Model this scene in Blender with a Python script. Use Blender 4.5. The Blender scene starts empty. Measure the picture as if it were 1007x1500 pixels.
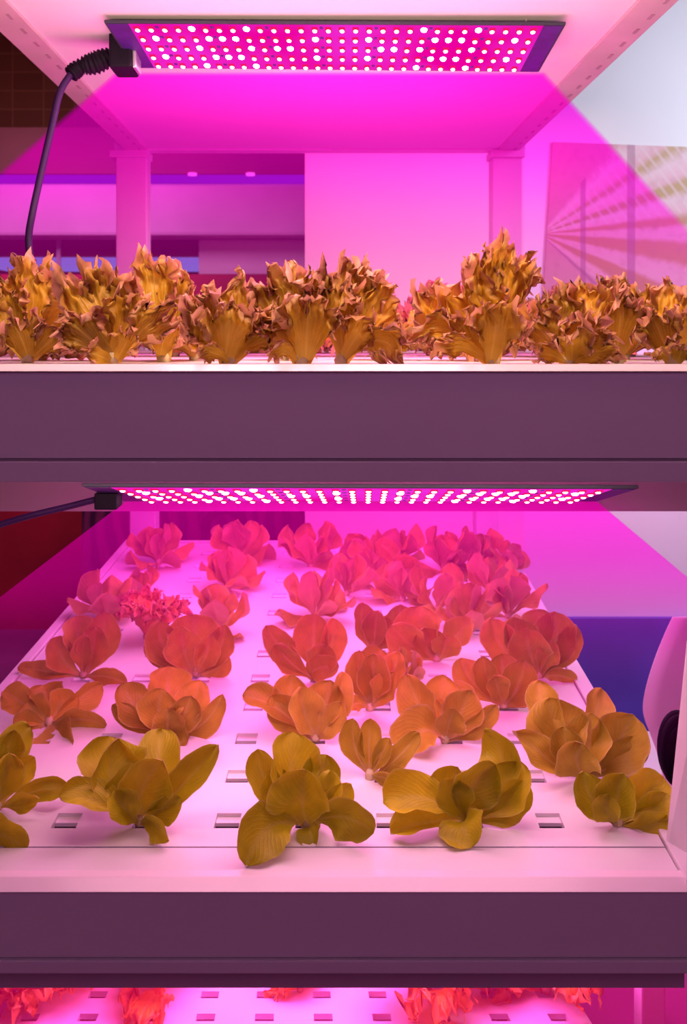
import bpy, bmesh, math, random
from mathutils import Vector, Matrix, noise
R = random.Random(7)
sc = bpy.context.scene
col = sc.collection
F = 1400.0; PX0 = 473.0; PY0 = 492.0; CZ = 1.75     # focal length in px, vanishing point, camera height

def W(px, py, Y):
    return Vector(((px-PX0)/F*Y, Y, CZ+(PY0-py)/F*Y))

# ------------------------------------------------------------ materials
def newmat(name):
    m = bpy.data.materials.new(name); m.use_nodes = True
    nt = m.node_tree; nt.nodes.clear()
    return m, nt, nt.nodes.new('ShaderNodeOutputMaterial')
def N(nt, t, **kw):
    n = nt.nodes.new(t)
    for k, v in kw.items(): setattr(n, k, v)
    return n
def L(nt, a, b): nt.links.new(a, b)
def math_n(nt, op, a, b=None, clamp=False):
    n = N(nt, 'ShaderNodeMath', operation=op); n.use_clamp = clamp
    for i, v in enumerate((a, b)):
        if v is None: continue
        if isinstance(v, (int, float)): n.inputs[i].default_value = v
        else: L(nt, v, n.inputs[i])
    return n.outputs[0]
def ramp(nt, fac, stops, interp='LINEAR'):
    n = N(nt, 'ShaderNodeValToRGB'); cr = n.color_ramp; cr.interpolation = interp
    while len(cr.elements) < len(stops): cr.elements.new(0.5)
    for e, (p, c) in zip(cr.elements, stops):
        e.position = p; e.color = (*c, 1) if len(c) == 3 else c
    L(nt, fac, n.inputs[0]); return n.outputs[0]
def mixc(nt, f, a, b, mode='MIX'):
    n = N(nt, 'ShaderNodeMix', data_type='RGBA', blend_type=mode)
    for i, v in ((0, f), (6, a), (7, b)):
        if isinstance(v, (int, float)): n.inputs[i].default_value = v
        elif isinstance(v, tuple): n.inputs[i].default_value = (*v, 1)
        else: L(nt, v, n.inputs[i])
    return n.outputs[2]
def plain(name, c, rough=.5, noise_amt=.06, scale=6, metal=0, bump=0.0, spec=.5, stretch=(1, 1, 1)):
    m, nt, out = newmat(name)
    b = N(nt, 'ShaderNodeBsdfPrincipled'); L(nt, b.outputs[0], out.inputs[0])
    tc = N(nt, 'ShaderNodeTexCoord'); mp = N(nt, 'ShaderNodeMapping'); mp.inputs['Scale'].default_value = stretch
    L(nt, tc.outputs['Object'], mp.inputs[0])
    nz = N(nt, 'ShaderNodeTexNoise'); nz.inputs['Scale'].default_value = scale; nz.inputs['Detail'].default_value = 4
    L(nt, mp.outputs[0], nz.inputs[0])
    lo = tuple(x*(1-noise_amt) for x in c); hi = tuple(min(1, x*(1+noise_amt)) for x in c)
    L(nt, ramp(nt, nz.outputs[0], [(.3, lo), (.7, hi)]), b.inputs['Base Color'])
    b.inputs['Roughness'].default_value = rough; b.inputs['Metallic'].default_value = metal
    b.inputs['Specular IOR Level'].default_value = spec
    if bump:
        bp = N(nt, 'ShaderNodeBump'); bp.inputs['Strength'].default_value = bump; bp.inputs['Distance'].default_value = .002
        L(nt, nz.outputs[0], bp.inputs['Height']); L(nt, bp.outputs[0], b.inputs['Normal'])
    return m
def emit(name, c, s):
    m, nt, out = newmat(name); e = N(nt, 'ShaderNodeEmission'); L(nt, e.outputs[0], out.inputs[0])
    e.inputs[0].default_value = (*c, 1); e.inputs[1].default_value = s; return m

def leaf_mat(name, c_lo, c_hi, rib, back, frilly=False, tip=(.2, .05, .12), edge_glint=(.85, .42, .30)):
    m, nt, out = newmat(name)
    uv = N(nt, 'ShaderNodeUVMap'); uv.uv_map = 'UVMap'
    sx = N(nt, 'ShaderNodeSeparateXYZ'); L(nt, uv.outputs[0], sx.inputs[0])
    u, v = sx.outputs[0], sx.outputs[1]
    va = math_n(nt, 'ABSOLUTE', math_n(nt, 'SUBTRACT', v, .5))          # 0 at the rib .. .5 at the edge
    at = N(nt, 'ShaderNodeAttribute', attribute_name='lf'); sa = N(nt, 'ShaderNodeSeparateColor'); L(nt, at.outputs[0], sa.inputs[0])
    base = mixc(nt, sa.outputs[1], c_lo, c_hi)
    tc = N(nt, 'ShaderNodeTexCoord')
    nz = N(nt, 'ShaderNodeTexNoise'); nz.inputs['Scale'].default_value = 28; nz.inputs['Detail'].default_value = 3
    L(nt, tc.outputs['Object'], nz.inputs[0])
    base = mixc(nt, math_n(nt, 'MULTIPLY', math_n(nt, 'SUBTRACT', nz.outputs[0], .35, True), 1.1), base, tuple(x*.55 for x in c_lo))
    # side veins
    ph = math_n(nt, 'SUBTRACT', math_n(nt, 'MULTIPLY', u, 70 if not frilly else 90), math_n(nt, 'MULTIPLY', va, 75 if not frilly else 40))
    nz2 = N(nt, 'ShaderNodeTexNoise'); nz2.inputs['Scale'].default_value = 60; L(nt, tc.outputs['Object'], nz2.inputs[0])
    ph = math_n(nt, 'ADD', ph, math_n(nt, 'MULTIPLY', nz2.outputs[0], 5.0))
    vein = math_n(nt, 'POWER', math_n(nt, 'ABSOLUTE', math_n(nt, 'SINE', math_n(nt, 'MULTIPLY', ph, .5))), 10.0)
    if frilly:   # fan-like veins
        fan = math_n(nt, 'POWER', math_n(nt, 'ABSOLUTE', math_n(nt, 'SINE', math_n(nt, 'ADD', math_n(nt, 'MULTIPLY', v, 38), math_n(nt, 'MULTIPLY', nz2.outputs[0], 3)))), 6.0)
        vein = math_n(nt, 'MAXIMUM', math_n(nt, 'MULTIPLY', vein, .3), fan)
    base = mixc(nt, math_n(nt, 'MULTIPLY', vein, .07 if not frilly else .16), base, rib)
    ribw = math_n(nt, 'SUBTRACT', .075, math_n(nt, 'MULTIPLY', u, .06))
    rf = math_n(nt, 'LESS_THAN', va, ribw)
    rs = N(nt, 'ShaderNodeMapRange'); L(nt, va, rs.inputs[0]); rs.inputs[1].default_value = .012; rs.inputs[2].default_value = .07
    rs.inputs[3].default_value = .4; rs.inputs[4].default_value = 0
    rfac = math_n(nt, 'MULTIPLY', rs.outputs[0], math_n(nt, 'SUBTRACT', 1.15, u, True))
    base = mixc(nt, rfac, base, rib)
    bot = N(nt, 'ShaderNodeMapRange'); L(nt, u, bot.inputs[0]); bot.inputs[1].default_value = .02; bot.inputs[2].default_value = .3
    bot.inputs[3].default_value = .7; bot.inputs[4].default_value = 0
    base = mixc(nt, bot.outputs[0], base, rib)
    if frilly:
        tm = N(nt, 'ShaderNodeMapRange'); L(nt, sa.outputs[0], tm.inputs[0]); tm.inputs[1].default_value = .62; tm.inputs[2].default_value = 1.0
        tf = math_n(nt, 'MULTIPLY', tm.outputs[0], math_n(nt, 'MULTIPLY', sa.outputs[2], .85))
        base = mixc(nt, tf, base, tip)
        em_ = N(nt, 'ShaderNodeMapRange'); L(nt, sa.outputs[0], em_.inputs[0]); em_.inputs[1].default_value = .86; em_.inputs[2].default_value = .97
        em_.inputs[4].default_value = .7; base = mixc(nt, em_.outputs[0], base, edge_glint)  # pale highlight painted along the frilled margin
    else:
        rim = N(nt, 'ShaderNodeMapRange'); L(nt, va, rim.inputs[0]); rim.inputs[1].default_value = .455; rim.inputs[2].default_value = .5
        rim.inputs[3].default_value = 0; rim.inputs[4].default_value = .45; base = mixc(nt, rim.outputs[0], base, rib)  # light on the leaf rim painted as a paler edge
    geo = N(nt, 'ShaderNodeNewGeometry')
    base = mixc(nt, math_n(nt, 'MULTIPLY', geo.outputs['Backfacing'], .5 if not frilly else .3), base, back)
    b = N(nt, 'ShaderNodeBsdfPrincipled'); L(nt, base, b.inputs['Base Color'])
    b.inputs['Roughness'].default_value = .5 if not frilly else .35; b.inputs['Specular IOR Level'].default_value = .35
    bp = N(nt, 'ShaderNodeBump'); bp.inputs['Strength'].default_value = .3; bp.inputs['Distance'].default_value = .0015
    hh = math_n(nt, 'ADD', vein, math_n(nt, 'MULTIPLY', nz.outputs[0], 1.5)); L(nt, hh, bp.inputs['Height']); L(nt, bp.outputs[0], b.inputs['Normal'])
    tr = N(nt, 'ShaderNodeBsdfTranslucent'); L(nt, base, tr.inputs[0])
    mx = N(nt, 'ShaderNodeMixShader'); mx.inputs[0].default_value = .3
    L(nt, b.outputs[0], mx.inputs[1]); L(nt, tr.outputs[0], mx.inputs[2]); L(nt, mx.outputs[0], out.inputs[0])
    return m

M = dict(
    rack=plain('rack_white', (.80, .78, .80), .42, .03, 3),
    lip=plain('lip_lit_white', (.95, .86, .90), .25, .01, 3),  # brighter white: the light caught by the lip is put into its colour
    beam=plain('beam_shaded', (.50, .42, .48), .55, .05, 1.2),  # darker copy of the fascia white, shade of the recess in the colour
    maroon_low=plain('maroon_low', (.45, .012, .04), .6, .25, 2),
    fascia=plain('fascia_white', (.74, .72, .74), .55, .05, 1.2, stretch=(1, 1, 4)),
    rail=plain('rail_taupe', (.60, .48, .50), .5, .08, 8),
    slot=plain('slot_shade', (.40, .28, .32), .6),
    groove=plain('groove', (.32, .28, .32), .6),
    panel=plain('planting_panel', (.84, .83, .84), .28, .02, 5),
    water=plain('channel', (.50, .40, .47), .3, .1, 20),
    ceil=plain('shelf_underside', (.82, .80, .82), .6, .02, 2),
    wall=plain('wall_paint', (.80, .71, .73), .7, .03, 1.5),
    wall_lav=plain('wall_paint_cool', (.72, .76, .82), .7, .03, 1.5),
    blue=plain('blue_paint', (.07, .08, .5), .6, .2, 2),
    darkwall=plain('dark_wall', (.12, .045, .02), .8, .5, 3),
    maroon=plain('maroon', (.12, .008, .02), .6, .25, 2),
    lamp_shell=plain('lamp_shell', (.045, .05, .075), .6, .1, 10, spec=.2),
    lamp_end=plain('lamp_end', (.05, .012, .17), .5, .25, 30),
    rubber=plain('black_rubber', (.008, .004, .014), .6, .2, 30, spec=.15),
    cord=plain('cord', (.03, .006, .07), .5, .1, 20, spec=.25),
    pale=plain('pale_plastic', (.78, .70, .78), .35, .03, 3),
    hood=plain('lavender_metal', (.62, .5, .62), .35, .2, 1.2),
    steel=plain('steel', (.55, .5, .6), .3, .1, 5, metal=.6),
    floor=plain('floor_paint', (.26, .03, .20), .5, .2, 3),
    stem=plain('stem', (.62, .55, .30), .5, .2, 40),
    led_red=emit('led_red', (.9, .01, .12), 1.0),
    led_white=emit('led_glow', (1, .72, .9), 5.0),
    led_blue=emit('led_bright', (.80, .78, 1), 14.0),
    lamp_face=None,
    bluestrip=emit('blue_strip', (.16, .05, .85), .5),
    bluelight=emit('blue_lights', (.25, .3, .9), .6),
    spotglow=emit('spot_glow', (.9, .35, .8), 1.2),
)
def lamp_face():
    m, nt, out = newmat('lamp_face')
    tc = N(nt, 'ShaderNodeTexCoord'); nz = N(nt, 'ShaderNodeTexNoise'); nz.inputs['Scale'].default_value = 4
    L(nt, tc.outputs['Object'], nz.inputs[0])
    e = N(nt, 'ShaderNodeEmission'); L(nt, ramp(nt, nz.outputs[0], [(.35, (.85, .0, .35)), (.65, (.9, .03, .75))]), e.inputs[0])
    e.inputs[1].default_value = 1.0; L(nt, e.outputs[0], out.inputs[0]); return m
M['lamp_face'] = lamp_face()
M['romaine'] = leaf_mat('smooth_leaf', (.38, .37, .005), (.70, .62, .016), (.66, .60, .14), (.56, .48, .16))
M['romaine_far'] = leaf_mat('smooth_leaf_beam_warm', (.42, .30, .02), (.70, .47, .06), (.80, .60, .25), (.74, .50, .30))  # far leaves: the beam's warm tint is mixed into the leaf colour
M['romaine_mid'] = leaf_mat('smooth_leaf_beam_gold', (.42, .30, .02), (.70, .50, .05), (.75, .60, .28), (.60, .44, .30))  # middle rows: golden tint of the beam painted into the leaf
M['frill'] = leaf_mat('frilly_leaf', (.38, .21, .008), (.86, .47, .03), (.98, .75, .15), (.75, .42, .18), True, (.30, .06, .11))
M['frill_red'] = leaf_mat('frilly_leaf_red', (.75, .32, .05), (.95, .50, .08), (.95, .6, .25), (.75, .38, .22), True, (.45, .08, .08), (.95, .5, .3))
M['frill_low'] = leaf_mat('frilly_leaf_coral', (.80, .45, .02), (1, .72, .04), (1, .8, .2), (.9, .5, .1), True, (.75, .18, .03), (1, .6, .15))

# ------------------------------------------------------------ object helpers
def tag(o, label=None, cat=None, group=None, kind=None):
    if label: o['label'] = label
    if cat: o['category'] = cat
    if group: o['group'] = group
    if kind: o['kind'] = kind
    return o
def empty(name, loc=(0, 0, 0)):
    o = bpy.data.objects.new(name, None); o.location = loc; o.empty_display_size = .05; col.objects.link(o); return o
def link(name, me, parent=None):
    o = bpy.data.objects.new(name, me); col.objects.link(o)
    if parent is not None:
        o.parent = parent
        o.matrix_parent_inverse = Matrix.Translation(-Vector(parent.location))
    return o
class MB:
    def __init__(s): s.v = []; s.f = []
    def add(s, vs, fs):
        k = len(s.v); s.v += [tuple(p) for p in vs]; s.f += [tuple(k+i for i in f) for f in fs]; return s
    def hexa(s, a):    # 8 points: bottom 4 ccw, top 4 ccw
        return s.add(a, [(3, 2, 1, 0), (4, 5, 6, 7), (0, 1, 5, 4), (1, 2, 6, 5), (2, 3, 7, 6), (3, 0, 4, 7)])
    def box(s, x0, x1, y0, y1, z0, z1):
        return s.hexa([(x0, y0, z0), (x1, y0, z0), (x1, y1, z0), (x0, y1, z0), (x0, y0, z1), (x1, y0, z1), (x1, y1, z1), (x0, y1, z1)])
    def tube(s, pts, r, n=12, cap=True):
        pts = [Vector(p) for p in pts]; rr = r if isinstance(r, (list, tuple)) else [r]*len(pts)
        vs = []; fs = []; a = None
        for i, p in enumerate(pts):
            d = (pts[min(i+1, len(pts)-1)]-pts[max(i-1, 0)]).normalized()
            if a is None:
                a = d.cross(Vector((0, 0, 1)))
                if a.length < .1: a = d.cross(Vector((0, 1, 0)))
            a = (a-d*a.dot(d)).normalized(); b = d.cross(a)
            for k in range(n):
                t = 2*math.pi*k/n; vs.append(p+a*math.cos(t)*rr[i]+b*math.sin(t)*rr[i])
        for i in range(len(pts)-1):
            for k in range(n):
                fs.append((i*n+k, i*n+(k+1) % n, (i+1)*n+(k+1) % n, (i+1)*n+k))
        if cap: fs.append(tuple(range(n))[::-1]); fs.append(tuple((len(pts)-1)*n+k for k in range(n)))
        return s.add(vs, fs)
    def mesh(s, name, mats, smooth=False, bevel=0):
        me = bpy.data.meshes.new(name); me.from_pydata(s.v, [], s.f)
        for m in (mats if isinstance(mats, (list, tuple)) else [mats]): me.materials.append(m)
        bm = bmesh.new(); bm.from_mesh(me); bmesh.ops.recalc_face_normals(bm, faces=bm.faces)
        if bevel: bmesh.ops.bevel(bm, geom=bm.edges[:], offset=bevel, segments=2, affect='EDGES', profile=.6)
        bm.to_mesh(me); bm.free()
        if smooth:
            for p in me.polygons: p.use_smooth = True
        return me
    def build(s, name, mats, parent=None, smooth=False, bevel=0):
        return link(name, s.mesh(name, mats, smooth, bevel), parent)
def struct(o): o['kind'] = 'structure'; return o
def smoothpts(ctrl, n=24):     # Catmull-Rom through the points
    P = [Vector(c) for c in ctrl]; P = [P[0]*2-P[1]]+P+[P[-1]*2-P[-2]]; out = []
    for i in range(1, len(P)-2):
        for k in range(n):
            t = k/n; a, b, c, d = P[i-1:i+3]
            out.append(.5*((2*b)+(c-a)*t+(2*a-5*b+4*c-d)*t*t+(3*b-a-3*c+d)*t**3))
    out.append(P[-2]); return out

# ------------------------------------------------------------ camera
cd = bpy.data.cameras.new('camera'); cam = bpy.data.objects.new('camera', cd); col.objects.link(cam); sc.camera = cam
cam.location = (0, 0, CZ); cam.rotation_euler = (math.pi/2, 0, 0)
cd.sensor_fit = 'VERTICAL'; cd.sensor_height = 36; cd.lens = F*36/1500
cd.shift_x = (503.5-PX0)/1500; cd.shift_y = (PY0-750)/1500
cd.clip_start = .05; cd.clip_end = 50
cd.dof.use_dof = True; cd.dof.focus_distance = 1.62; cd.dof.aperture_fstop = 6.5
sc.view_settings.view_transform = 'Standard'; sc.view_settings.look = 'None'

# ------------------------------------------------------------ room shell
ZF = 0.0
YB = 4.1
fl = struct(MB().box(-4, 4, -1.5, 7.5, ZF-.1, ZF).build('floor', M['floor']))
ce = struct(MB().box(-4, 4, -1.5, 7.5, 4.8, 4.9).build('ceiling', M['darkwall']))
xl = W(447, 0, YB).x
xc = W(768, 0, YB).x
zt = W(0, 903, YB).z
struct(MB().box(xl, xc, YB, YB+.12, ZF, 4.8).build('wall_back', M['wall']))
struct(MB().box(xc, 4, YB, YB+.12, ZF, 4.8).build('wall_back_right', M['wall_lav']))
struct(MB().box(W(735, 0, YB).x, 4, YB-.03, YB, ZF, zt).build('trim_1', M['blue']))
struct(MB().box(4, 4.1, -1.5, 7.5, ZF, 4.8).build('wall_right', M['wall_lav']))
struct(MB().box(-4.1, -4, -1.5, 7.5, ZF, 4.8).build('wall_left', M['darkwall']))
struct(MB().box(-4, 4, -1.6, -1.5, ZF, 4.8).build('wall_front', M['darkwall']))
# far dark room on the left
def panel_mat():
    m, nt, out = newmat('dark_tiled_wall'); b = N(nt, 'ShaderNodeBsdfPrincipled'); L(nt, b.outputs[0], out.inputs[0])
    tc = N(nt, 'ShaderNodeTexCoord'); br = N(nt, 'ShaderNodeTexBrick'); mp = N(nt, 'ShaderNodeMapping')
    mp.inputs['Rotation'].default_value = (math.pi/2, 0, 0); L(nt, tc.outputs['Object'], mp.inputs[0]); L(nt, mp.outputs[0], br.inputs[0])
    br.offset = 0; br.inputs['Scale'].default_value = 2.2
    br.inputs['Brick Width'].default_value = .5; br.inputs['Row Height'].default_value = .3; br.inputs['Mortar Size'].default_value = .012
    br.inputs['Color1'].default_value = (.34, .09, .04, 1); br.inputs['Color2'].default_value = (.40, .12, .05, 1); br.inputs['Mortar'].default_value = (.55, .18, .08, 1)
    L(nt, br.outputs[0], b.inputs['Base Color']); b.inputs['Roughness'].default_value = .6; return m
M['tiled'] = panel_mat()
struct(MB().box(-4, xl+1.2, 7.0, 7.1, ZF, 4.8).build('wall_far', M['tiled']))
def drape_mat():
    m, nt, out = newmat('dark_drape'); b = N(nt, 'ShaderNodeBsdfPrincipled'); L(nt, b.outputs[0], out.inputs[0])
    tc = N(nt, 'ShaderNodeTexCoord'); wv = N(nt, 'ShaderNodeTexWave'); wv.inputs['Scale'].default_value = 3.5; wv.inputs['Distortion'].default_value = 6
    wv.inputs['Detail'].default_value = 2; L(nt, tc.outputs['Object'], wv.inputs[0])
    L(nt, ramp(nt, wv.outputs['Fac'], [(.2, (.05, .0, .05)), (.8, (.22, .02, .12))]), b.inputs['Base Color']); b.inputs['Roughness'].default_value = .7
    return m
M['drape'] = drape_mat()
# cooking-hood like canopy seen blurred behind the upper tier
YH = 5.6
c0 = W(-60, 0, YH).x; c1 = W(470, 0, YH).x
hood = empty('canopy_hood', (W(180, 0, YH).x, YH, W(0, 300, YH).z))
a = lambda x, y, Y=YH: W(x, y, Y)
MB().box(c0, c1, YH, YH+.9, W(0, 345, YH).z, W(0, 268, YH).z).build('hood_body', M['hood'], hood, bevel=.02)
MB().box(c0, c1, YH-.02, YH+.9, W(0, 268, YH).z, W(0, 257, YH).z).build('light_strip', M['bluestrip'], hood)
MB().box(c0, c1, YH-.06, YH+.9, W(0, 257, YH).z, W(0, 190, YH).z).build('hood_top', M['maroon'], hood)
for px in (282, 367):  # glowing discs stand for reflections of ceiling spots
    p = W(px, 257, YH-.065)
    MB().tube([p, p+Vector((0, 0, .014))], .026, 14).build('spot_reflection', M['spotglow'], hood, True)
tag(hood, 'blurred lavender canopy with a blue light strip beyond the left rack post', 'canopy')
# back counter under it
cn = empty('back_counter', (W(150, 0, YH).x, YH+.1, 0))
MB().box(c0, W(285, 0, YH).x, YH+.25, YH+.9, W(0, 372, YH).z, W(0, 345, YH).z-.004).build('shelf_board', M['maroon'], cn)
MB().box(c0, W(285, 0, YH).x, YH+.24, YH+.9, W(0, 383, YH).z, W(0, 372, YH).z).build('light_strip', M['bluelight'], cn)
MB().box(W(285, 0, YH).x, c1, YH+.2, YH+.9, W(0, 398, YH).z, W(0, 345, YH).z-.004).build('end_panel', M['hood'], cn)
MB().box(c0, c1, YH+.1, YH+.9, 0, W(0, 400, YH).z).build('counter_base', M['maroon_low'], cn)
for px in (73, 165):
    MB().box(W(px, 0, YH).x-.012, W(px, 0, YH).x+.012, YH+.18, YH+.2, W(0, 400, YH).z, W(0, 347, YH).z).build('upright', M['steel'], cn)
tag(cn, 'dark maroon counter with blue lights under the lavender canopy', 'counter')
dr = empty('dark_screen', (W(330, 0, 4.9).x, 4.9, 0))
MB().box(W(120, 0, 4.9).x, W(452, 0, 4.9).x, 4.9, 4.94, 0.02, W(0, 700, 4.9).z).build('screen_panel', M['drape'], dr)
p = W(330, 775, 4.88)
MB().tube([p+Vector((math.cos(t)*.10, 0, math.sin(t)*.10)) for t in [k*math.pi/14 for k in range(15)]], .022, 8).build('arch_ornament', M['rubber'], dr, True)
tag(dr, 'dark purple patterned screen standing behind the lower bed at left', 'screen')

# mural of a plant factory on the right part of the wall
def mural():
    m, nt, out = newmat('farm_mural'); b = N(nt, 'ShaderNodeBsdfPrincipled'); L(nt, b.outputs[0], out.inputs[0])
    b.inputs['Roughness'].default_value = .5
    uv = N(nt, 'ShaderNodeUVMap'); uv.uv_map = 'UVMap'; sx = N(nt, 'ShaderNodeSeparateXYZ'); L(nt, uv.outputs[0], sx.inputs[0])
    x = sx.outputs[0]; y = math_n(nt, 'MULTIPLY', math_n(nt, 'SUBTRACT', sx.outputs[1], .42), 1.19)
    ang = math_n(nt, 'ARCTAN2', y, math_n(nt, 'ADD', x, .02))
    fac = math_n(nt, 'ADD', math_n(nt, 'MULTIPLY', ang, 1/3.0), .5)   # -1.5..1.5 rad -> 0..1
    nz = N(nt, 'ShaderNodeTexNoise'); nz.inputs['Scale'].default_value = 14; nz.inputs['Detail'].default_value = 2; L(nt, uv.outputs[0], nz.inputs[0])
    fac2 = math_n(nt, 'ADD', fac, math_n(nt, 'MULTIPLY', math_n(nt, 'SUBTRACT', nz.outputs[0], .5), .015))
    PK = (.92, .62, .72); PL = (.60, .30, .08); GR = (.5, .42, .05); DK = (.35, .12, .30); WH = (.95, .85, .92); LI = (.72, .42, .48)
    c = ramp(nt, fac2, [(0, LI), (.235, LI), (.255, DK), (.275, PK), (.31, PK), (.33, PL), (.365, PL), (.375, PK), (.42, PK), (.435, PL), (.475, PL), (.487, PK), (.513, PK), (.525, PL), (.538, PL), (.55, PK), (.585, WH), (.602, GR), (.618, GR), (.63, PK), (.665, WH), (.69, GR), (.71, PK), (.75, WH), (.80, LI), (1, LI)])
    # slanted bright tubes and dark uprights
    s = math_n(nt, 'SINE', math_n(nt, 'MULTIPLY', math_n(nt, 'ADD', math_n(nt, 'MULTIPLY', x, 9), math_n(nt, 'MULTIPLY', y, 7)), 8.0))
    tube = math_n(nt, 'MULTIPLY', math_n(nt, 'GREATER_THAN', s, .55), math_n(nt, 'MULTIPLY', math_n(nt, 'GREATER_THAN', fac, .55), math_n(nt, 'LESS_THAN', fac, .78)))
    c = mixc(nt, math_n(nt, 'MULTIPLY', tube, .45), c, (.95, .95, 1))
    blot = math_n(nt, 'MULTIPLY', math_n(nt, 'SUBTRACT', nz.outputs[0], .5, True), 1.2)
    c = mixc(nt, blot, c, (.42, .2, .18))
    for x0, w in ((.30, .02), (.66, .03)):
        cm = math_n(nt, 'LESS_THAN', math_n(nt, 'ABSOLUTE', math_n(nt, 'SUBTRACT', x, x0)), w)
        lim = math_n(nt, 'MULTIPLY', cm, math_n(nt, 'LESS_THAN', fac, .80))
        c = mixc(nt, math_n(nt, 'MULTIPLY', lim, .6), c, (.25, .03, .25))
    c = mixc(nt, .3, c, LI); c = mixc(nt, 1.0, c, (.72, .66, .70), 'MULTIPLY')
    L(nt, c, b.inputs['Base Color']); return m
q = [W(796, 440, YB-.012), W(1060, 440, YB-.012), W(1060, 217, YB-.012), W(810, 208, YB-.012)]
me = bpy.data.meshes.new('farm_mural')
q2 = [Vector((p.x, YB-.001, p.z)) for p in q]
me.from_pydata([tuple(p) for p in q]+[tuple(p) for p in q2], [], [(0, 1, 2, 3), (7, 6, 5, 4), (1, 0, 4, 5), (2, 1, 5, 6), (3, 2, 6, 7), (0, 3, 7, 4)])
ul = me.uv_layers.new(name='UVMap')
for lp in me.loops:
    v = me.vertices[lp.vertex_index].co; ul.data[lp.index].uv = ((v.x-q[0].x)/(q[1].x-q[0].x)*1.35, (v.z-q[0].z)/(q[3].z-q[0].z))
me.materials.append(mural())
tag(link('wall_mural', me), 'picture of stacked indoor farm shelves on the pale wall at right', 'mural')

# ------------------------------------------------------------ the rack
rack = empty('growing_rack', (0, 2.3, 0))
tag(rack, 'white multi-tier hydroponic growing rack filling the picture', 'rack')
YF = 1.4
UZ = W(0, 536, YF).z          # upper bed height
BL = {'fl': W(-238, 1295, 1.4), 'fr': W(1026, 1295, 1.4), 'bl': W(190, 793, 3.25), 'br': W(735, 793, 3.25)}
def bedp(u, v, dz=0):
    a = BL['fl'].lerp(BL['fr'], u); b = BL['bl'].lerp(BL['br'], u); p = a.lerp(b, v); p.z += dz; return p
def bed_px(px, py):           # point of the lower bed seen at a pixel
    Y = 1.4*882.0/(py-413.0); p = W(px, py, Y); return p
def fascia(par, x0, x1, ytop, ylip, yface, ygroove, ybot, yrec, Y=YF, recY=1.5):
    z = lambda y, YY=Y: W(0, y, YY).z
    MB().box(x0, x1, Y, Y+.02, z(yface), z(ylip)).build('fascia', M['fascia'], par)
    z0, z1 = z(ylip)+.0005, z(ytop)
    MB().hexa([(x0, Y-.010, z0), (x1, Y-.010, z0), (x1, Y+.03, z0), (x0, Y+.03, z0), (x0, Y+.012, z1), (x1, Y+.012, z1), (x1, Y+.03, z1), (x0, Y+.03, z1)]).build('top_lip', M['lip'], par, bevel=.0015)
    MB().box(x0, x1, Y+.004, Y+.02, z(ygroove), z(yface)-.0005).build('groove', M['groove'], par)
    MB().box(x0, x1, Y-.004, Y+.02, z(ybot), z(ygroove)-.0005).build('bottom_lip', M['fascia'], par, bevel=.002)
    MB().box(x0, x1, recY, recY+.02, W(0, yrec, recY).z, z(ybot)-.001 if recY < 1.6 else z(ybot)).build('inner_beam', M['beam'], par)
# upper tray
ut = MB().box(-.83, .83, YF+.03, 3.3, UZ-.16, UZ-.02).build('tray', M['ceil'], rack)
fascia(ut, -.83, .83, 534, 544, 671, 675, 706, 749, recY=2.0)
MB().box(-.83, .83, YF+.02, 3.3, W(0, 704, YF).z, W(0, 704, YF).z+.012).build('underside', M['ceil'], ut)
# lower tray (tilted), drawn from its four corners
def slab(par, name, u0, u1, v0, v1, z0, z1, mat, bevel=0):
    q = [bedp(u0, v0), bedp(u1, v0), bedp(u1, v1), bedp(u0, v1)]
    return MB().hexa([p+Vector((0, 0, z0)) for p in q]+[p+Vector((0, 0, z1)) for p in q]).build(name, mat, par, bevel=bevel)
lt = slab(rack, 'tray', -.005, 1.005, .02, 1.0, -.09, -.03, M['water'])
fascia(lt, W(-238, 0, YF).x, W(1026, 0, YF).x, 1291, 1302, 1402, 1405, 1424, 1447, recY=1.46)
slab(lt, 'side_rim', .985, 1.01, .0, 1.0, -.05, .006, M['rack'], .002)
slab(lt, 'side_rim', -.01, .008, .0, 1.0, -.05, .006, M['rack'], .002)
slab(lt, 'back_rim', .008, .985, .99, 1.0, -.05, .004, M['rack'], .002)
slab(lt, 'underside', -.01, 1.01, .04, 1.0, -.125, -.11, M['ceil'])
# third tray, only its far part is seen
T3 = {'a': W(-70, 1600, 1.72), 'b': W(932, 1600, 1.72), 'c': W(120, 1300, 2.55), 'd': W(740, 1300, 2.55)}
def t3(u, v, dz=0):
    a = T3['a'].lerp(T3['b'], u); b = T3['c'].lerp(T3['d'], u); p = a.lerp(b, v); p.z += dz; return p
t3t = MB().hexa([t3(0, 0, -.10), t3(1, 0, -.10), t3(1, 1, -.10), t3(0, 1, -.10), t3(0, 0, -.03), t3(1, 0, -.03), t3(1, 1, -.03), t3(0, 1, -.03)]).build('tray', M['rack'], rack)
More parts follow.
